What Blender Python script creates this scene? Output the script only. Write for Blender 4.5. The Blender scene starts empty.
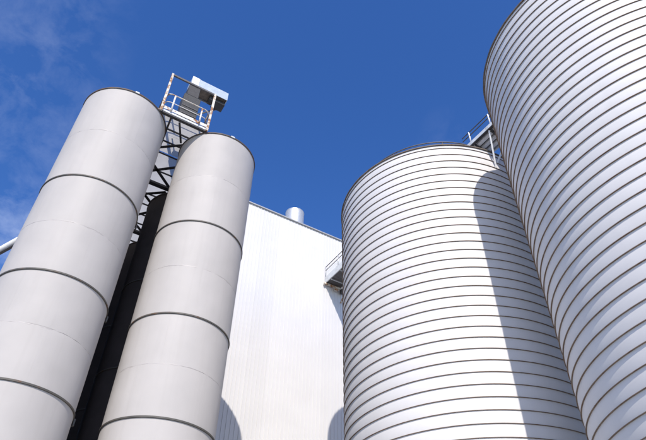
import bpy, bmesh, math, random
from mathutils import Vector, Matrix
random.seed(7)
scene = bpy.context.scene
COL = scene.collection
R_ = math.radians

# ---------------------------------------------------------------- camera
EYE = 1.6                                   # eye height above the yard
cd = bpy.data.cameras.new('camera')
cam = bpy.data.objects.new('camera', cd); COL.objects.link(cam)
cd.sensor_fit = 'HORIZONTAL'; cd.sensor_width = 36.0
cd.lens = 565.62 / 646 * 36.0
cd.clip_start = 0.1; cd.clip_end = 20000
RT = ((0.9998058603, 0.0197038482, 0.0),
      (-0.0133277503, 0.6762721039, 0.7365313385),
      (0.0145125017, -0.7363883486, 0.6764034206))
cam.matrix_world = Matrix((
    (RT[0][0], -RT[0][1], -RT[0][2], 0),
    (RT[1][0], -RT[1][1], -RT[1][2], 0),
    (RT[2][0], -RT[2][1], -RT[2][2], EYE),
    (0, 0, 0, 1)))
scene.camera = cam

# ---------------------------------------------------------------- sky, sun, exposure
SUN_AZ, SUN_EL = 177.0, 42.3                # azimuth clockwise from +Y
world = bpy.data.worlds.new('World'); scene.world = world
world.use_nodes = True
nt = world.node_tree; N = nt.nodes; Lk = nt.links
bg = N['Background']; bg.inputs['Strength'].default_value = 0.15
sky = N.new('ShaderNodeTexSky'); sky.sky_type = 'NISHITA'; sky.sun_disc = False
sky.sun_elevation = R_(SUN_EL); sky.sun_rotation = R_(SUN_AZ)
sky.altitude = 0; sky.air_density = 1.0; sky.dust_density = 0.5; sky.ozone_density = 3.0
tc = N.new('ShaderNodeTexCoord')
mp = N.new('ShaderNodeMapping'); mp.inputs['Scale'].default_value = (1.0, 1.0, 1.5)
mp.inputs['Rotation'].default_value = (0.2, 0.1, 0.6); mp.inputs['Location'].default_value = (-6.159, 5.302, -2.018)
wisp = N.new('ShaderNodeTexNoise'); wisp.inputs['Scale'].default_value = 13.0
wisp.inputs['Detail'].default_value = 9.0; wisp.inputs['Roughness'].default_value = 0.62
wisp.inputs['Distortion'].default_value = 0.25
patch = N.new('ShaderNodeTexNoise'); patch.inputs['Scale'].default_value = 1.3
patch.inputs['Detail'].default_value = 2.0
r1 = N.new('ShaderNodeMapRange'); r1.inputs[1].default_value = 0.42; r1.inputs[2].default_value = 0.78
r2 = N.new('ShaderNodeMapRange'); r2.inputs[1].default_value = 0.44; r2.inputs[2].default_value = 0.66
mul = N.new('ShaderNodeMath'); mul.operation = 'MULTIPLY'
mul2 = N.new('ShaderNodeMath'); mul2.operation = 'MULTIPLY'; mul2.inputs[1].default_value = 0.24
mix = N.new('ShaderNodeMix'); mix.data_type = 'RGBA'
mix.inputs['B'].default_value = (8.0, 8.6, 10.0, 1)
Lk.new(tc.outputs['Generated'], mp.inputs['Vector'])
Lk.new(mp.outputs['Vector'], wisp.inputs['Vector']); Lk.new(mp.outputs['Vector'], patch.inputs['Vector'])
Lk.new(wisp.outputs['Fac'], r1.inputs[0]); Lk.new(patch.outputs['Fac'], r2.inputs[0])
Lk.new(r1.outputs[0], mul.inputs[0]); Lk.new(r2.outputs[0], mul.inputs[1])
Lk.new(mul.outputs[0], mul2.inputs[0]); Lk.new(mul2.outputs[0], mix.inputs['Factor'])
hsv = N.new('ShaderNodeHueSaturation'); hsv.inputs['Hue'].default_value = 0.514; hsv.inputs['Saturation'].default_value = 1.285; hsv.inputs['Value'].default_value = 1.24
Lk.new(sky.outputs[0], hsv.inputs['Color']); Lk.new(hsv.outputs[0], mix.inputs['A']); Lk.new(mix.outputs['Result'], bg.inputs['Color'])

sl = bpy.data.lights.new('sun', 'SUN'); sl.energy = 4.5; sl.angle = R_(0.53); sl.color = (1.0, 0.935, 0.85)
sun = bpy.data.objects.new('sun', sl); COL.objects.link(sun)
sdir = Vector((math.sin(R_(SUN_AZ)) * math.cos(R_(SUN_EL)), math.cos(R_(SUN_AZ)) * math.cos(R_(SUN_EL)), math.sin(R_(SUN_EL))))
sun.rotation_euler = sdir.to_track_quat('Z', 'Y').to_euler(); sun.location = sdir * 60

vs = scene.view_settings
vs.view_transform = 'Standard'; vs.look = 'None'; vs.gamma = 1.0; vs.use_curve_mapping = False
vs.exposure = 0.12
scene.cycles.max_bounces = 8; scene.cycles.diffuse_bounces = 5

# ---------------------------------------------------------------- plant grid: u along the silo row, v into depth
GR = R_(31.0)
UX, UY = math.cos(GR), math.sin(GR)
def G(u, v, z=0.0): return Vector((u * UX - v * UY, u * UY + v * UX, z))
E_ = EYE                                    # heights below are given above the eye, +E_ = above ground

# ---------------------------------------------------------------- materials
def mat(name, base, rough=0.5, metal=0.0, var=0.06, scale=2.0, streak=0.0, streak_col=None, tone=0.0,
        bump=0.0, bump_scale=40.0, spots=None, spot_amt=0.0, spot_scale=6.0, coat=0.0, spec=0.5, wave=0.0, wave_scale=0.6):
    m = bpy.data.materials.new(name); m.use_nodes = True
    t = m.node_tree; n = t.nodes; l = t.links; b = n['Principled BSDF']
    b.inputs['Metallic'].default_value = metal
    b.inputs['Specular IOR Level'].default_value = spec
    b.inputs['Coat Weight'].default_value = coat; b.inputs['Coat Roughness'].default_value = 0.12
    geo = n.new('ShaderNodeNewGeometry')
    no = n.new('ShaderNodeTexNoise'); no.inputs['Scale'].default_value = scale; no.inputs['Detail'].default_value = 6
    l.new(geo.outputs['Position'], no.inputs['Vector'])
    mr = n.new('ShaderNodeMapRange'); mr.inputs[1].default_value = 0.3; mr.inputs[2].default_value = 0.7
    mr.inputs[3].default_value = 1 - var; mr.inputs[4].default_value = 1 + var
    l.new(no.outputs['Fac'], mr.inputs[0])
    val = mr.outputs[0]
    if tone:
        oi = n.new('ShaderNodeObjectInfo')
        tr = n.new('ShaderNodeMapRange'); tr.inputs[3].default_value = 1 - tone; tr.inputs[4].default_value = 1 + tone
        l.new(oi.outputs['Random'], tr.inputs[0])
        mm = n.new('ShaderNodeMath'); mm.operation = 'MULTIPLY'
        l.new(val, mm.inputs[0]); l.new(tr.outputs[0], mm.inputs[1]); val = mm.outputs[0]
    vm = n.new('ShaderNodeVectorMath'); vm.operation = 'SCALE'; vm.inputs[0].default_value = base
    l.new(val, vm.inputs['Scale']); col = vm.outputs[0]
    if streak:
        mpp = n.new('ShaderNodeMapping'); mpp.inputs['Scale'].default_value = (4.0, 4.0, 0.3)
        l.new(geo.outputs['Position'], mpp.inputs['Vector'])
        s = n.new('ShaderNodeTexNoise'); s.inputs['Scale'].default_value = 1.6; s.inputs['Detail'].default_value = 5
        l.new(mpp.outputs[0], s.inputs['Vector'])
        sr = n.new('ShaderNodeMapRange'); sr.inputs[1].default_value = 0.5; sr.inputs[2].default_value = 0.8
        sr.inputs[3].default_value = 0; sr.inputs[4].default_value = streak
        l.new(s.outputs['Fac'], sr.inputs[0])
        mx = n.new('ShaderNodeMix'); mx.data_type = 'RGBA'
        sc_ = streak_col or tuple(c * 0.6 for c in base)
        mx.inputs['B'].default_value = (*sc_, 1)
        l.new(sr.outputs[0], mx.inputs['Factor']); l.new(col, mx.inputs['A']); col = mx.outputs['Result']
    if spots:
        s2 = n.new('ShaderNodeTexNoise'); s2.inputs['Scale'].default_value = spot_scale; s2.inputs['Detail'].default_value = 8
        s2.inputs['Roughness'].default_value = 0.65
        l.new(geo.outputs['Position'], s2.inputs['Vector'])
        s3 = n.new('ShaderNodeMapRange'); s3.inputs[1].default_value = 0.62 - 0.25 * spot_amt; s3.inputs[2].default_value = 0.70 - 0.2 * spot_amt
        l.new(s2.outputs['Fac'], s3.inputs[0])
        m2 = n.new('ShaderNodeMix'); m2.data_type = 'RGBA'; m2.inputs['B'].default_value = (*spots, 1)
        l.new(s3.outputs[0], m2.inputs['Factor']); l.new(col, m2.inputs['A']); col = m2.outputs['Result']
    l.new(col, b.inputs['Base Color'])
    rr = n.new('ShaderNodeMapRange'); rr.inputs[3].default_value = max(0.02, rough - 0.08); rr.inputs[4].default_value = rough + 0.08
    l.new(no.outputs['Fac'], rr.inputs[0]); l.new(rr.outputs[0], b.inputs['Roughness'])
    prev = None
    if wave:
        w = n.new('ShaderNodeTexNoise'); w.inputs['Scale'].default_value = wave_scale; w.inputs['Detail'].default_value = 2
        l.new(geo.outputs['Position'], w.inputs['Vector'])
        bw = n.new('ShaderNodeBump'); bw.inputs['Strength'].default_value = 1.0; bw.inputs['Distance'].default_value = wave
        l.new(w.outputs['Fac'], bw.inputs['Height']); prev = bw.outputs[0]
    if bump:
        bn = n.new('ShaderNodeTexNoise'); bn.inputs['Scale'].default_value = bump_scale; bn.inputs['Detail'].default_value = 4
        l.new(geo.outputs['Position'], bn.inputs['Vector'])
        bb = n.new('ShaderNodeBump'); bb.inputs['Strength'].default_value = 1.0; bb.inputs['Distance'].default_value = bump
        l.new(bn.outputs['Fac'], bb.inputs['Height'])
        if prev: l.new(prev, bb.inputs['Normal'])
        prev = bb.outputs[0]
    if prev: l.new(prev, b.inputs['Normal'])
    return m

M = {
 'tank': mat('tank_paint', (0.455, 0.43, 0.41), 0.62, 0.0, 0.045, 0.9, 0.16, (0.34, 0.31, 0.29), 0.02, 0.0006, 60, coat=0.0, spec=0.3, wave=0.024, wave_scale=0.9),
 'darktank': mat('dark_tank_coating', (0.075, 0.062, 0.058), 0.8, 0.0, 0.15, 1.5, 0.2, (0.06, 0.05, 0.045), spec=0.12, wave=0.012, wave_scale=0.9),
 'tank_ring': mat('tank_ring_steel', (0.085, 0.08, 0.07), 0.6, 0.0, 0.2, 6.0, spots=(0.11, 0.06, 0.035), spot_amt=0.3),
 'tank_weld': mat('tank_weld', (0.435, 0.405, 0.388), 0.5, 0.0, 0.08, 9.0),
 'tank_rim': mat('tank_rim_steel', (0.075, 0.062, 0.055), 0.7, 0.0, 0.25, 8.0, spots=(0.12, 0.06, 0.03), spot_amt=0.4),
 'band': mat('silo_band_paint', (0.70, 0.68, 0.665), 0.52, 0.0, 0.025, 1.5, 0.10, (0.56, 0.54, 0.52), 0.018, spec=0.32, wave=0.006, wave_scale=1.2),
 'seam': mat('silo_seam_steel', (0.20, 0.145, 0.105), 0.6, 0.0, 0.2, 5.0, spots=(0.15, 0.085, 0.05), spot_amt=0.35, spot_scale=3),
 'rim': mat('silo_rim_steel', (0.13, 0.105, 0.085), 0.7, 0.0, 0.25, 5.0, spots=(0.10, 0.055, 0.03), spot_amt=0.4),
 'roof': mat('silo_roof_sheet', (0.5, 0.5, 0.51), 0.5, 0.0, 0.08, 3.0),
 'clad': mat('cladding_paint', (0.67, 0.658, 0.65), 0.45, 0.0, 0.02, 0.8, 0.08, (0.57, 0.555, 0.545), 0.018, spec=0.45, wave=0.003, wave_scale=1.5),
 'trim': mat('trim_sheet', (0.42, 0.42, 0.42), 0.5, 0.3, 0.12, 8.0),
 'galv': mat('galvanised_steel', (0.56, 0.57, 0.58), 0.5, 0.5, 0.12, 14.0, 0.1),
 'sheet': mat('pale_sheet_steel', (0.62, 0.64, 0.65), 0.5, 0.1, 0.12, 5.0, spots=(0.40, 0.37, 0.32), spot_amt=0.1, spot_scale=3),
 'dark': mat('dark_steel', (0.045, 0.043, 0.045), 0.65, 0.0, 0.25, 8.0),
 'rail': mat('dark_rail_steel', (0.10, 0.095, 0.095), 0.55, 0.2, 0.2, 8.0),
 'white': mat('worn_white_paint', (0.70, 0.68, 0.64), 0.5, 0.0, 0.08, 10.0, spots=(0.26, 0.12, 0.045), spot_amt=0.42, spot_scale=5),
 'rusty': mat('rusty_paint', (0.66, 0.62, 0.54), 0.6, 0.0, 0.1, 8.0, spots=(0.30, 0.135, 0.045), spot_amt=0.62, spot_scale=6),
 'hood': mat('hood_sheet', (0.46, 0.52, 0.58), 0.45, 0.2, 0.06, 6.0),
 'hoodwhite': mat('hood_white_sheet', (0.78, 0.78, 0.77), 0.5, 0.0, 0.05, 6.0),
 'soffit': mat('hood_soffit', (0.20, 0.165, 0.13), 0.7, 0.0, 0.2, 9.0),
 'mesh': mat('grey_guard_sheet', (0.05, 0.05, 0.05), 0.6, 0.2, 0.25, 18.0),
 'concrete': mat('yard_concrete', (0.33, 0.32, 0.305), 0.85, 0.0, 0.18, 0.7, bump=0.004, bump_scale=25, spots=(0.22, 0.20, 0.17), spot_amt=0.15, spot_scale=0.5),
 'ground': mat('dry_ground', (0.22, 0.20, 0.15), 0.95, 0.0, 0.3, 0.2, bump=0.02, bump_scale=8, spots=(0.09, 0.11, 0.045), spot_amt=0.4, spot_scale=0.15),
}

# translucent glass-fibre sheet: daylight glows through it from above
tm = bpy.data.materials.new('glassfibre_sheet'); tm.use_nodes = True
_n = tm.node_tree.nodes; _l = tm.node_tree.links
_tr = _n.new('ShaderNodeBsdfTranslucent'); _mx = _n.new('ShaderNodeMixShader'); _mx.inputs[0].default_value = 0.6
_no = _n.new('ShaderNodeTexNoise'); _no.inputs['Scale'].default_value = 2.5; _no.inputs['Detail'].default_value = 6
_ge = _n.new('ShaderNodeNewGeometry'); _l.new(_ge.outputs['Position'], _no.inputs['Vector'])
_cr = _n.new('ShaderNodeMix'); _cr.data_type = 'RGBA'; _cr.inputs['A'].default_value = (0.50, 0.49, 0.46, 1); _cr.inputs['B'].default_value = (0.70, 0.68, 0.64, 1)
_l.new(_no.outputs['Fac'], _cr.inputs['Factor']); _l.new(_cr.outputs['Result'], _tr.inputs['Color'])
_b = _n['Principled BSDF']; _b.inputs['Roughness'].default_value = 0.5; _l.new(_cr.outputs['Result'], _b.inputs['Base Color'])
_l.new(_b.outputs[0], _mx.inputs[1]); _l.new(_tr.outputs[0], _mx.inputs[2]); _l.new(_mx.outputs[0], _n['Material Output'].inputs['Surface'])
M['grp'] = tm

# ---------------------------------------------------------------- helpers
def link(name, me, m, parent=None, loc=(0, 0, 0), rotz=0.0):
    o = bpy.data.objects.new(name, me); COL.objects.link(o)
    if m is not None and not me.materials: me.materials.append(M[m])
    o.parent = parent; o.location = loc; o.rotation_euler = (0, 0, rotz)
    return o
def mesh(name, verts, faces, smooth=False):
    me = bpy.data.meshes.new(name); me.from_pydata(verts, [], faces); me.update()
    if smooth:
        me.polygons.foreach_set('use_smooth', [True] * len(me.polygons))
    return me
def tag(o, label, cat, group=None, kind=None):
    if label: o['label'] = label
    if cat: o['category'] = cat
    if group: o['group'] = group
    if kind: o['kind'] = kind
    return o
def thing(name, loc, label, cat, group=None, rotz=GR):
    o = bpy.data.objects.new(name, None); COL.objects.link(o)
    o.location = loc; o.rotation_euler = (0, 0, rotz); o.empty_display_size = 0.3
    return tag(o, label, cat, group)
def box_me(name, x0, x1, y0, y1, z0, z1, bev=0.0):
    bm = bmesh.new()
    bmesh.ops.create_cube(bm, size=1.0)
    for v in bm.verts:
        v.co = Vector(((x0 + x1) / 2 + v.co.x * (x1 - x0), (y0 + y1) / 2 + v.co.y * (y1 - y0), (z0 + z1) / 2 + v.co.z * (z1 - z0)))
    if bev: bmesh.ops.bevel(bm, geom=bm.edges[:], offset=bev, segments=1, affect='EDGES')
    me = bpy.data.meshes.new(name); bm.to_mesh(me); bm.free(); return me
def box(name, m, parent, x0, x1, y0, y1, z0, z1, bev=0.0):
    return link(name, box_me(name, x0, x1, y0, y1, z0, z1, bev), m, parent)
def tube_me(name, pts, r, seg=10, r2=None):
    pts = [Vector(p) for p in pts]; verts = []; faces = []
    t0 = (pts[1] - pts[0]).normalized()
    nrm = t0.orthogonal().normalized()
    for i, p in enumerate(pts):
        a = (pts[i] - pts[i - 1]).normalized() if i else None
        b = (pts[i + 1] - pts[i]).normalized() if i < len(pts) - 1 else None
        t = (a + b).normalized() if a and b else (a or b)
        nrm = (nrm - t * nrm.dot(t)).normalized(); bi = t.cross(nrm)
        k = 1.0 / max(0.5, (t.dot(a) if a else 1.0))
        for j in range(seg):
            th = 2 * math.pi * j / seg
            verts.append(p + (nrm * math.cos(th) + bi * math.sin(th)) * r * k)
    n = len(pts)
    for i in range(n - 1):
        for j in range(seg):
            faces.append((i * seg + j, i * seg + (j + 1) % seg, (i + 1) * seg + (j + 1) % seg, (i + 1) * seg + j))
    faces.append(tuple(reversed(range(seg)))); faces.append(tuple((n - 1) * seg + j for j in range(seg)))
    me = mesh(name, [tuple(v) for v in verts], faces, True)
    me.polygons[-1].use_smooth = False; me.polygons[-2].use_smooth = False
    return me
def tube(name, m, parent, pts, r, seg=10): return link(name, tube_me(name, pts, r, seg), m, parent)
def beam(name, m, parent, p, q, w, h):
    """rectangular bar from p to q, width w across, height h in the bar's upright"""
    p, q = Vector(p), Vector(q); t = (q - p).normalized()
    side = t.cross(Vector((0, 0, 1)))
    side = side.normalized() if side.length > 1e-4 else Vector((1, 0, 0))
    up = side.cross(t).normalized(); vs_ = []
    for e in (p, q):
        for sx, sz in ((-1, -1), (1, -1), (1, 1), (-1, 1)):
            vs_.append(tuple(e + side * sx * w / 2 + up * sz * h / 2))
    fs = [(0, 1, 2, 3), (7, 6, 5, 4), (0, 4, 5, 1), (1, 5, 6, 2), (2, 6, 7, 3), (3, 7, 4, 0)]
    me = mesh(name, vs_, fs); bm = bmesh.new(); bm.from_mesh(me)
    bmesh.ops.recalc_face_normals(bm, faces=bm.faces[:])
    bmesh.ops.bevel(bm, geom=bm.edges[:], offset=min(w, h) * 0.08, segments=1, affect='EDGES')
    bm.to_mesh(me); bm.free()
    return link(name, me, m, parent)
def lathe_me(name, prof, seg, a0=0.0, a1=2 * math.pi, wob=None, closed_prof=False, smooth=True):
    """revolve a (r, z) profile; wob(angle, i) -> (dr, dz)"""
    full = abs(a1 - a0 - 2 * math.pi) < 1e-6
    ns = seg if full else seg + 1; verts = []; faces = []
    for s in range(ns):
        a = a0 + (a1 - a0) * s / seg
        for i, (r, z) in enumerate(prof):
            dr, dz = wob(a, i) if wob else (0, 0)
            verts.append(((r + dr) * math.cos(a), (r + dr) * math.sin(a), z + dz))
    k = len(prof); pe = k if closed_prof else k - 1
    for s in range(seg):
        s2 = (s + 1) % ns
        for i in range(pe):
            j = (i + 1) % k
            faces.append((s * k + i, s2 * k + i, s2 * k + j, s * k + j))
    me = mesh(name, verts, faces, smooth)
    if smooth: me.set_sharp_from_angle(angle=R_(28))
    return me

# ---------------------------------------------------------------- ground
g = link('ground', mesh('ground', [(-4000, -4000, 0), (4000, -4000, 0), (4000, 4000, 0), (-4000, 4000, 0)], [(0, 1, 2, 3)]), 'ground')
tag(g, None, None, kind='structure')
yv = [tuple(G(a, b, 0.006)) for a, b in ((-40, -35), (60, -35), (60, 60), (-40, 60))]
yd = link('yard_pavement', mesh('yard_pavement', yv, [(0, 1, 2, 3)]), 'concrete'); tag(yd, None, None, kind='structure')

# ---------------------------------------------------------------- building with ribbed cladding
B0, B1, BV, BD, BH = 6.3, 27.3, 22.0, 40.0, 22.46 + E_
bld = thing('warehouse_building', G(B0, BV), 'tall white warehouse clad in vertical ribbed metal sheets behind the silos', 'building')
def ribbed(name, width, height, flip=1):
    prof = []; n = int(round(width / 0.2))
    for i in range(n):
        x = i * 0.2
        prof += [(x + 0.001, 0), (x + 0.148, 0), (x + 0.160, -0.024), (x + 0.188, -0.024)]
    prof.append((n * 0.2 - 0.002, 0))
    v = []; f = []
    for x, y in prof: v += [(x, y * flip, 0.02), (x, y * flip, height)]
    for i in range(len(prof) - 1): f.append((2 * i, 2 * i + 2, 2 * i + 3, 2 * i + 1))
    return mesh(name, v, f)
box('core_wall', 'trim', bld, 0.02, B1 - B0 - 0.02, 0.06, BD - BV - 0.06, 0, BH - 0.15)
sm = ribbed('cladding_sheet', 1.0, BH)
for i in range(int(B1 - B0)): link('cladding_sheet', sm, 'clad', bld, (i, 0.0, 0))
for i in range(int(BD - BV)):                      # gable side towards the small silos
    link('cladding_sheet', sm, 'clad', bld, (0, i + 1, 0), -math.pi / 2)
for i in range(int(BD - BV)):
    link('cladding_sheet', sm, 'clad', bld, (B1 - B0, i, 0), math.pi / 2)
box('coping', 'trim', bld, -0.10, B1 - B0 + 0.10, -0.085, 0.30, BH - 0.02, BH + 0.07, 0.01)
rf = box('roof', 'roof', bld, 0.0, B1 - B0, 0.32, BD - BV, BH - 0.12, BH - 0.02)
vent = thing('roof_vent', G(12.35, 24.15, BH - 0.02), 'round galvanised vent stack rising above the warehouse roof edge', 'vent')
link('stack', lathe_me('stack', [(0.0, 0.0), (0.60, 0.0), (0.60, 2.86), (0.612, 2.87), (0.612, 2.91), (0.595, 2.91), (0.585, 2.88), (0.585, 2.7), (0, 2.7)], 64), 'galv', vent)
link('seam_band', lathe_me('seam_band', [(0.60, 1.28), (0.608, 1.285), (0.608, 1.335), (0.60, 1.34)], 64), 'galv', vent)

# ---------------------------------------------------------------- small welded tank silos
TR = 1.485
RIM = 16.82 + E_
RINGS = [12.32 + E_, 8.79 + E_, 5.78 + E_, 2.95 + E_]
lev = [RIM] + RINGS + [0.12]
courses = []
for a, b in zip(lev[:-1], lev[1:]):
    mid = a + (b - a) * (0.52 if b > 0.5 else 0.5)
    courses += [(mid, a, True), (b, mid, False)]        # (bottom, top, has weld at its bottom)
plate_cache = {}
def plate_me(h, sweep, m):
    k = (round(h, 3), round(sweep, 3), m)
    if k not in plate_cache:
        e = 0.0008
        plate_cache[k] = lathe_me('shell_plate', [(TR - e, 0.002), (TR, 0.03), (TR + 0.0015, h * 0.5), (TR, h - 0.03), (TR - e, h - 0.002)], 40, 0.0002, sweep - 0.0002)
        plate_cache[k].materials.append(M[m])
    return plate_cache[k]
def weld_wob(seed):
    rr = random.Random(seed); ph = [rr.uniform(0, 6.28) for _ in range(4)]
    return lambda a, i: (0.0015 * math.sin(23 * a + ph[0]) + 0.0012 * math.sin(41 * a + ph[3]), 0.014 * math.sin(3 * a + ph[1]) + 0.010 * math.sin(7 * a + ph[2]) + 0.005 * math.sin(19 * a + ph[0]))
WELD = [lathe_me('weld_seam', [(TR - 0.01, -0.012), (TR + 0.0006, -0.010), (TR + 0.0014, 0.0), (TR + 0.0006, 0.010), (TR - 0.01, 0.012)], 120, wob=weld_wob(s)) for s in range(3)]
RING = lathe_me('flange_ring', [(TR - 0.02, -0.024), (TR + 0.026, -0.024), (TR + 0.030, -0.020), (TR + 0.030, 0.020), (TR + 0.026, 0.024), (TR - 0.02, 0.024)], 120)
RIMM = lathe_me('rim_angle', [(TR - 0.02, -0.055), (TR + 0.028, -0.055), (TR + 0.028, 0.0), (TR - 0.09, 0.0), (TR - 0.09, -0.02), (TR - 0.02, -0.02)], 120)
CONE = lathe_me('roof_cone', [(TR - 0.05, -0.015), (0.25, 0.07), (0.25, 0.16), (0.0, 0.16)], 72)
BASE = lathe_me('plinth', [(TR + 0.22, 0.0), (TR + 0.22, 0.10), (TR + 0.20, 0.118), (0.0, 0.118)], 64)
def tank_silo(u, v, label, seed, lug, paint='tank'):
    t = thing('tank_silo', G(u, v, 0.006), label, 'silo', 'grey welded tank silos' if paint == 'tank' else 'dark tank silos behind the front pair')
    rr = random.Random(seed)
    link('plinth', BASE, 'concrete', t)
    wi = 0
    for b, a, weld in courses:
        off = rr.uniform(0, 6.28)
        for k in range(3): link('shell_plate', plate_me(a - b, 2 * math.pi / 3, paint), None, t, (0, 0, b), off + k * 2 * math.pi / 3)
        if weld and paint == 'tank':
            link('weld_seam', WELD[wi % 3], 'tank_weld', t, (0, 0, b), rr.uniform(0, 6.28)); wi += 1
    for z in RINGS: link('flange_ring', RING, 'tank_ring', t, (0, 0, z), 0)
    rm = link('rim_angle', RIMM, 'tank_rim', t, (0, 0, RIM), 0)
    link('roof_cone', CONE, 'roof', t, (0, 0, RIM))
    if lug:
        box('lifting_lug', 'sheet', rm, -0.075, 0.075, -TR - 0.045, -TR + 0.02, -0.05, 0.03, 0.008)
    # bolted splice on the rings where the two ring halves meet
    for z in RINGS: box('ring_splice', 'tank_ring', t, TR + 0.03, TR + 0.075, -0.05, 0.05, z - 0.14, z + 0.04, 0.006)
    return t
tank_silo(0.375, 15.085, 'large grey welded tank silo standing furthest left against the sky', 1, True)
tank_silo(4.10, 15.10, 'grey welded tank silo in front of the white warehouse wall', 2, True)
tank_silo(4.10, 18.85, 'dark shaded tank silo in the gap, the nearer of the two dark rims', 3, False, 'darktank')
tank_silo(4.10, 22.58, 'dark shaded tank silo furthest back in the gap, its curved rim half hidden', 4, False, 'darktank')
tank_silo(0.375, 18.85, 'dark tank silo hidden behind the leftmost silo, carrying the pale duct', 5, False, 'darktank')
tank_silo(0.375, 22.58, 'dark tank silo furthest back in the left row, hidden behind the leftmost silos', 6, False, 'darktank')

# ---------------------------------------------------------------- walkway deck over the tank silos
gz = RIM + 0.01
gal = thing('overhead_walkway', G(2.235, 14.0, gz), 'pale steel walkway seen from below in the gap between the tank silos', 'walkway')
GL = 11.0
for s in (-0.92, 0.92): box('side_channel', 'dark', gal, s - 0.05, s + 0.05, 1.97, GL, 0.0, 0.20, 0.008)
bars = [1.894, 2.9, 3.65, 4.4, 5.1, 5.8, 6.45, 7.05, 7.8, 8.5, 9.2, 9.9, 10.6, GL]
for i in range(len(bars) - 1):
    link('deck_sheet', mesh('deck_sheet', [(-0.865, bars[i] + 0.006, 0.13), (0.865, bars[i] + 0.006, 0.13), (0.865, bars[i + 1] - 0.006, 0.13), (-0.865, bars[i + 1] - 0.006, 0.13)], [(0, 1, 2, 3)]), 'grp', gal)
for i, y in enumerate(bars[1:-1]):
    if abs(y - 3.65) < 0.01 or abs(y - 7.05) < 0.01 or abs(y - 10.6) < 0.01:
        box('cross_beam', 'dark', gal, -0.868, 0.868, y - 0.10, y + 0.10, -0.06 if False else 0.01, 0.12, 0.006)
    else:
        box('cross_bar', 'dark', gal, -0.868, 0.868, y - 0.022, y + 0.022, 0.06, 0.122, 0.004)
for p, q in (((-0.75, 2.15), (0.75, 3.5)), ((0.7, 2.2), (-0.7, 3.45)), ((0.75, 3.85), (-0.75, 5.05)), ((-0.75, 3.8), (0.75, 5.1)),
             ((0.75, 5.2), (-0.75, 6.9)), ((-0.75, 5.6), (0.75, 6.9)), ((-0.75, 7.2), (0.75, 8.5)), ((0.75, 8.6), (-0.75, 10.4))):
    beam('diagonal_brace', 'dark', gal, (p[0], p[1], 0.045), (q[0], q[1], 0.045), 0.12, 0.03)

# ---------------------------------------------------------------- service platform with tall frame
pz = RIM + 0.02
pf = thing('service_platform', G(2.235, 14.0, pz), 'rust-stained white steel platform with tall frame above the two front tank silos', 'platform')
W = 0.90
box('edge_beam', 'dark', pf, -W - 0.03, W + 0.03, -0.09, 0.03, 0.0, 0.09, 0.008)
box('edge_web', 'sheet', pf, -W + 0.05, W - 0.05, -0.088, 0.02, 0.093, 0.19, 0.004)
for s in (-W, W): box('side_beam', 'rail', pf, s - 0.04, s + 0.04, 0.035, 1.9, 0.0, 0.15, 0.006)
box('rear_beam', 'dark', pf, -W - 0.03, W + 0.03, 1.925, 1.965, 0.08, 0.15, 0.006)
for k in range(6): link('floor_plank', mesh('floor_plank', [(-W + 0.045, 0.04 + k * 0.31, 0.16), (W - 0.045, 0.04 + k * 0.31, 0.16), (W - 0.045, 0.345 + k * 0.31, 0.16), (-W + 0.045, 0.345 + k * 0.31, 0.16)], [(0, 1, 2, 3)]), 'grp', pf)
for y in (0.66, 1.28): box('floor_bar', 'dark', pf, -W + 0.045, W - 0.045, y, y + 0.035, 0.09, 0.155)
beam('floor_brace', 'dark', pf, (-0.45, 0.05, 0.06), (-0.30, 1.88, 0.06), 0.07, 0.05)
beam('floor_brace', 'dark', pf, (-0.10, 0.10, 0.055), (0.30, 1.0, 0.055), 0.07, 0.05)
beam('floor_brace', 'dark', pf, (0.45, 1.02, 0.05), (-0.62, 1.88, 0.05), 0.09, 0.05)
tube('cable', 'dark', pf, [(-0.84, 0.3, 0.02), (-0.7, 0.8, -0.05), (-0.5, 1.3, -0.06), (-0.35, 1.9, 0.03)], 0.018, 6)
box('kick_plate', 'white', pf, -W + 0.035, W - 0.035, -0.11, -0.094, 0.215, 0.37)
for s in (-1, 1):
    box('frame_post', 'rusty', pf, s * W - 0.045, s * W + 0.045, -0.175, -0.10, 0.0, 2.33, 0.008)
    box('frame_post', 'rusty', pf, s * W - 0.045, s * W + 0.045, 1.80, 1.88, 0.155, 1.2, 0.008)
    tube('side_rail', 'rail', pf, [(s * W, -0.10, 1.22), (s * W, 1.8, 1.22)], 0.022)
    tube('side_rail', 'rail', pf, [(s * W, -0.10, 0.72), (s * W, 1.8, 0.72)], 0.018)
box('frame_beam', 'rail', pf, -W + 0.05, W - 0.05, -0.17, -0.11, 2.22, 2.32, 0.008)
for s in (-0.55, 0.55):
    tube('rail_post', 'white', pf, [(s, -0.125, 0.19), (s, -0.125, 1.12)], 0.034)
rp = [(-W + 0.05, 0.35, 1.10), (-W + 0.06, 0.02, 1.12), (-W + 0.12, -0.09, 1.135), (-W + 0.24, -0.13, 1.14), (W - 0.24, -0.13, 1.14), (W - 0.12, -0.09, 1.135), (W - 0.06, 0.02, 1.12), (W - 0.05, 0.35, 1.10)]
tube('hand_rail', 'rusty', pf, rp, 0.024)
tube('mid_rail', 'white', pf, [(p[0], p[1], p[2] - 0.48) for p in rp], 0.018)
for s in (-1, 1): beam('corner_brace', 'rusty', pf, (s * W, -0.05, 0.17), (s * W, 0.75, 1.1), 0.04, 0.04)

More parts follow.
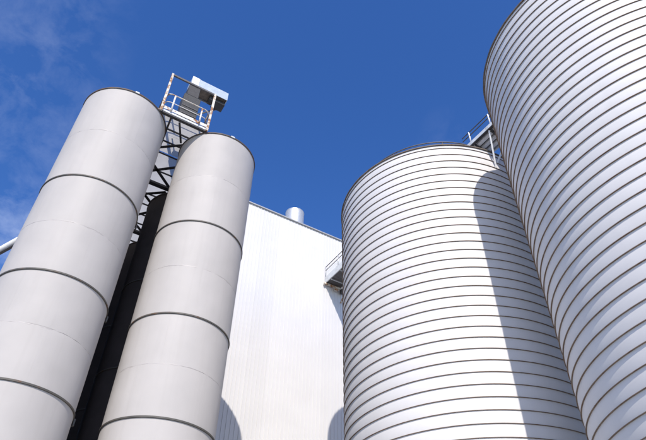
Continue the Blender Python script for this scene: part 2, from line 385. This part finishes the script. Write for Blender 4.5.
# ---------------------------------------------------------------- conveyor drive hood
hd = thing('drive_hood', G(2.235, 15.0, pz + 0.175), 'blue-grey box hood with dark housing standing on the high rusty platform', 'machine')
h0 = 20.70 + E_ - pz - 0.175
hb = box('hood_front', 'hood', hd, 0.36, 1.72, -0.02, 0.0, h0, h0 + 0.52, 0.006)
box('hood_front', 'hoodwhite', hd, 0.03, 0.355, -0.03, 0.0, h0 - 0.02, h0 + 0.54, 0.006)
box('hood_top', 'hood', hd, 0.03, 1.72, 0.003, 0.62, h0 + 0.49, h0 + 0.53)
box('hood_soffit', 'soffit', hd, 0.35, 1.70, 0.003, 0.60, h0 + 0.10, h0 + 0.13)
for x in (0.03, 1.70): box('hood_side', 'hood', hd, x, x + 0.02, 0.003, 0.62, h0 + 0.0, h0 + 0.485)
box('hood_rear', 'hood', hd, 0.055, 1.695, 0.603, 0.62, h0, h0 + 0.485)
mt = link('motor', lathe_me('motor', [(0, -0.26), (0.14, -0.26), (0.17, -0.22), (0.17, 0.2), (0.15, 0.26), (0, 0.26)], 24), 'dark', hd, (1.42, 0.32, h0 - 0.06))
mt.rotation_euler = (0, R_(90), 0)
box('gearbox', 'dark', hd, 0.98, 1.16, 0.16, 0.48, h0 - 0.22, h0 + 0.098, 0.02)
box('motor_bracket', 'dark', hd, 1.17, 1.69, 0.10, 0.54, h0 - 0.245, h0 - 0.225)
box('housing', 'mesh', hd, -0.10, 0.62, 0.02, 0.62, 0.55, h0 - 0.75, 0.01)
for x in (-0.07, 0.55):
    for y in (0.05, 0.55): box('housing_leg', 'rail', hd, x, x + 0.04, y, y + 0.04, -0.012, 0.548)
hs2 = box('upper_housing', 'dark', hd, 0.0, 0.50, 0.03, 0.56, h0 - 0.745, h0 - 0.025, 0.02)
for k in range(7): box('louvre', 'rail', hd, -0.06, 0.58, 0.0, 0.017, 0.68 + k * 0.24, 0.72 + k * 0.24)
beam('hood_strut', 'rail', hd, (1.6, 0.57, h0), (0.6, 0.57, h0 - 1.2), 0.05, 0.05)

# ---------------------------------------------------------------- pale duct leaving the hidden silo on the left
dz = 12.26 + E_
a = Vector((-1.04, 17.6)); d = Vector((-0.43, 0.90)).normalized(); L = 9.0
du = thing('transfer_duct', G(a.x, a.y, dz), 'pale duct poking out left behind the leftmost tank silo', 'duct', rotz=GR + math.atan2(d.y, d.x))
tube('duct_pipe', 'hoodwhite', du, [(0.0, 0, 0.13), (L, 0, 0.13)], 0.125, 24)
for k in range(1, 6): tube('flange', 'galv', du, [(k * 1.4 + 0.8, 0, 0.13), (k * 1.4 + 0.83, 0, 0.13)], 0.155, 24)
box('carrier_rail', 'rail', du, 0.5, L, -0.05, 0.05, -0.06, 0.002, 0.005)
for s in (-0.14, 0.14): tube('trestle_leg', 'galv', du, [(L - 0.5, s * 0.5, 0.02), (L - 0.5, s * 6, -dz + 0.02)], 0.06)

# ---------------------------------------------------------------- large spiral-banded silos
SR = 4.1
SRIM = 17.18 + E_
PITCH = 0.363
z0 = 6.074 + E_
k0 = -int((z0 - 0.2) / PITCH)
SZ = [z0 + k * PITCH for k in range(k0, 31)]
SZ = [z for z in SZ if z < SRIM - 0.05]
SEG = 168
def band_me(h, n):
    return lathe_me(n, [(SR - 0.004, 0.0), (SR, 0.02), (SR + 0.002, h * 0.5), (SR, h - 0.02), (SR - 0.004, h)], SEG)
BAND = band_me(PITCH, 'band'); BTOP = band_me(SRIM - SZ[-1], 'band'); BBOT = band_me(SZ[0] - 0.15, 'band')
SEAM = lathe_me('seam_ring', [(SR - 0.01, -0.004), (SR + 0.023, -0.008), (SR + 0.028, -0.006), (SR + 0.028, 0.005), (SR - 0.01, 0.010)], SEG)
def rim_wob(a, i): return (0.008 * abs(math.sin(14 * a)), 0.0)
SRIMM = lathe_me('rim_angle', [(SR - 0.02, -0.055), (SR + 0.035, -0.055), (SR + 0.042, -0.05), (SR + 0.042, 0.0), (SR - 0.12, 0.0), (SR - 0.12, -0.02), (SR - 0.02, -0.02)], 112, wob=rim_wob)
SCONE = lathe_me('roof_cone', [(SR - 0.10, -0.01), (0.35, 0.85), (0.35, 1.05), (0.0, 1.1)], 96)
SBASE = lathe_me('plinth', [(SR + 0.35, 0.0), (SR + 0.35, 0.13), (SR + 0.33, 0.148), (0.0, 0.148)], 96)
RRAD = 3.42
def circ(r, z, a0, a1, n): return [(r * math.cos(a0 + (a1 - a0) * i / n), r * math.sin(a0 + (a1 - a0) * i / n), z) for i in range(n + 1)]
RAIL = tube_me('guard_rail', circ(RRAD, 0.98, R_(-75), R_(-345), 60), 0.026, 8)
RAIL2 = tube_me('guard_rail', circ(RRAD, 0.62, R_(-75), R_(-345), 60), 0.02, 8)
def big_silo(u, v, label, seed):
    t = thing('banded_silo', G(u, v, 0.006), label, 'silo', 'large white banded silos')
    rr = random.Random(seed)
    link('plinth', SBASE, 'concrete', t)
    link('band', BBOT, 'band', t, (0, 0, 0.15))
    for z in SZ[:-1]: link('band', BAND, 'band', t, (0, 0, z), rr.randrange(SEG) * 2 * math.pi / SEG)
    link('band', BTOP, 'band', t, (0, 0, SZ[-1]))
    for z in SZ: link('seam_ring', SEAM, 'seam', t, (0, 0, z), rr.randrange(SEG) * 2 * math.pi / SEG)
    link('rim_angle', SRIMM, 'rim', t, (0, 0, SRIM), rr.uniform(0, 6.28))
    link('roof_cone', SCONE, 'roof', t, (0, 0, SRIM))
    link('guard_rail', RAIL, 'rail', t, (0, 0, SRIM)); link('guard_rail', RAIL2, 'rail', t, (0, 0, SRIM))
    for k in range(8):
        an = R_(-88 - k * 244 / 7); x, y = RRAD * math.cos(an), RRAD * math.sin(an)
        zb = 0.85 * (SR - 0.1 - RRAD) / (SR - 0.45) - 0.03
        link('rail_post', RPOST, 'rail', t, (x, y, SRIM + zb))
    return t
RPOST = tube_me('rail_post', [(0, 0, 0), (0, 0, 0.83)], 0.022, 8)
big_silo(13.68, 13.16, 'large white banded silo in the centre with a curved shadow on its right', 11)
big_silo(13.67, 4.08, 'nearest and tallest-looking white banded silo filling the right edge', 12)

# ---------------------------------------------------------------- bridge between the two large silos
bz = 17.72 + E_
br = thing('silo_bridge', G(12.7, 7.2, bz), 'small steel footbridge with handrails joining the two white banded silos', 'footbridge')
BL = 3.6
box('side_beam', 'sheet', br, -0.04, 0.03, 0.0, BL, 0.06, 0.28, 0.01)
box('side_flange', 'dark', br, -0.07, 0.03, 0.0, BL, 0.02, 0.057, 0.004)
box('side_beam', 'sheet', br, 0.90, 0.97, 0.0, BL, 0.0, 0.28, 0.01)
for k in range(12): box('deck_plank', 'dark', br, 0.036, 0.895, k * 0.3 + 0.004, k * 0.3 + 0.294, 0.16, 0.19)
for x in (0.13, 0.40, 0.67): box('stringer', 'hoodwhite', br, x, x + 0.15, 0.0, BL, 0.03, 0.157, 0.006)
for y in (0.4, 1.3, 2.2, 3.1): box('cross_bar', 'dark', br, 0.032, 0.895, y, y + 0.05, -0.06, 0.027)
for x in (-0.01, 0.94):
    tube('hand_rail', 'rail', br, [(x, 0.1, 0.86), (x, 2.75, 0.86)], 0.022)
    tube('mid_rail', 'rail', br, [(x, 0.1, 0.66), (x, 2.75, 0.66)], 0.022)
    for y in (0.15, 1.25, 2.35): tube('rail_post', 'hoodwhite', br, [(x, y, 0.28), (x, y, 0.875)], 0.028)
beam('knee_brace', 'hoodwhite', br, (0.0, 1.40, 0.0), (0.47, 1.88, -1.46), 0.06, 0.06)
beam('knee_brace', 'dark', br, (0.03, 1.36, -0.03), (0.87, 1.30, -0.42), 0.05, 0.05)
beam('knee_brace', 'hoodwhite', br, (0.9, 1.40, 0.0), (0.62, 1.87, -1.1), 0.06, 0.06)
beam('knee_brace', 'sheet', br, (0.25, 1.25, -0.02), (0.55, 0.99, -1.3), 0.06, 0.06)
for y in (0.25, 3.3):
    for x in (0.0, 0.93): box('bearing_leg', 'galv', br, x - 0.05, x + 0.05, y - 0.05, y + 0.05, -0.56, -0.003)

# ---------------------------------------------------------------- catwalk from the warehouse wall to the middle silo
cz = 18.80 + E_
cw = thing('wall_catwalk', G(13.42, 16.3, cz), 'high steel catwalk with rails from the white wall to the central banded silo', 'catwalk')
CL = 22.0 - 16.3 - 0.04
box('side_plate', 'sheet', cw, -0.03, 0.02, 0.0, CL, 0.0, 0.42, 0.006)
box('side_plate', 'sheet', cw, 0.95, 1.0, 0.0, CL, 0.0, 0.42, 0.006)
for k in range(14): box('deck_plank', 'rail', cw, 0.025, 0.945, k * 0.40 + 0.004, k * 0.40 + 0.394, 0.02, 0.06)
for x in (-0.005, 0.975):
    tube('hand_rail', 'rail', cw, [(x, 0.0, 1.13), (x, CL, 1.13)], 0.022)
    tube('mid_rail', 'rail', cw, [(x, 0.0, 0.88), (x, CL, 0.88)], 0.02)
    for y in (0.05, 1.5, 2.95, 4.3, CL - 0.05): tube('rail_post', 'galv', cw, [(x, y, 0.4), (x, y, 1.14)], 0.026)
box('safety_panel', 'hoodwhite', cw, 0.0, 0.015, CL - 2.0, CL - 0.1, 0.44, 0.80)
for k in range(6): box('deck_bar', 'galv', cw, 0.03, 0.94, k * 0.95 + 0.3, k * 0.95 + 0.35, -0.05, 0.017)
box('wall_bracket', 'rusty', cw, -0.14, 1.2, CL - 0.14, CL - 0.02, -0.11, -0.005, 0.006)
box('bracket_foot', 'rusty', cw, 0.55, 0.75, CL - 0.22, CL - 0.02, -0.30, -0.113, 0.01)
box('bracket_foot', 'rail', cw, 0.95, 1.15, CL - 0.25, CL - 0.02, -0.34, -0.113, 0.01)
beam('bracket_brace', 'rusty', cw, (0.97, CL - 1.2, -0.05), (0.97, CL - 0.06, -1.0), 0.07, 0.07)
box('rusty_box', 'rusty', cw, 0.3, 0.7, CL - 2.4, CL - 2.0, 0.065, 1.0, 0.02)
for x in (0.1, 0.87): tube('bearing_leg', 'galv', cw, [(x, 1.6, 0.0), (x, 1.6, SRIM + 0.1 - cz)], 0.05)
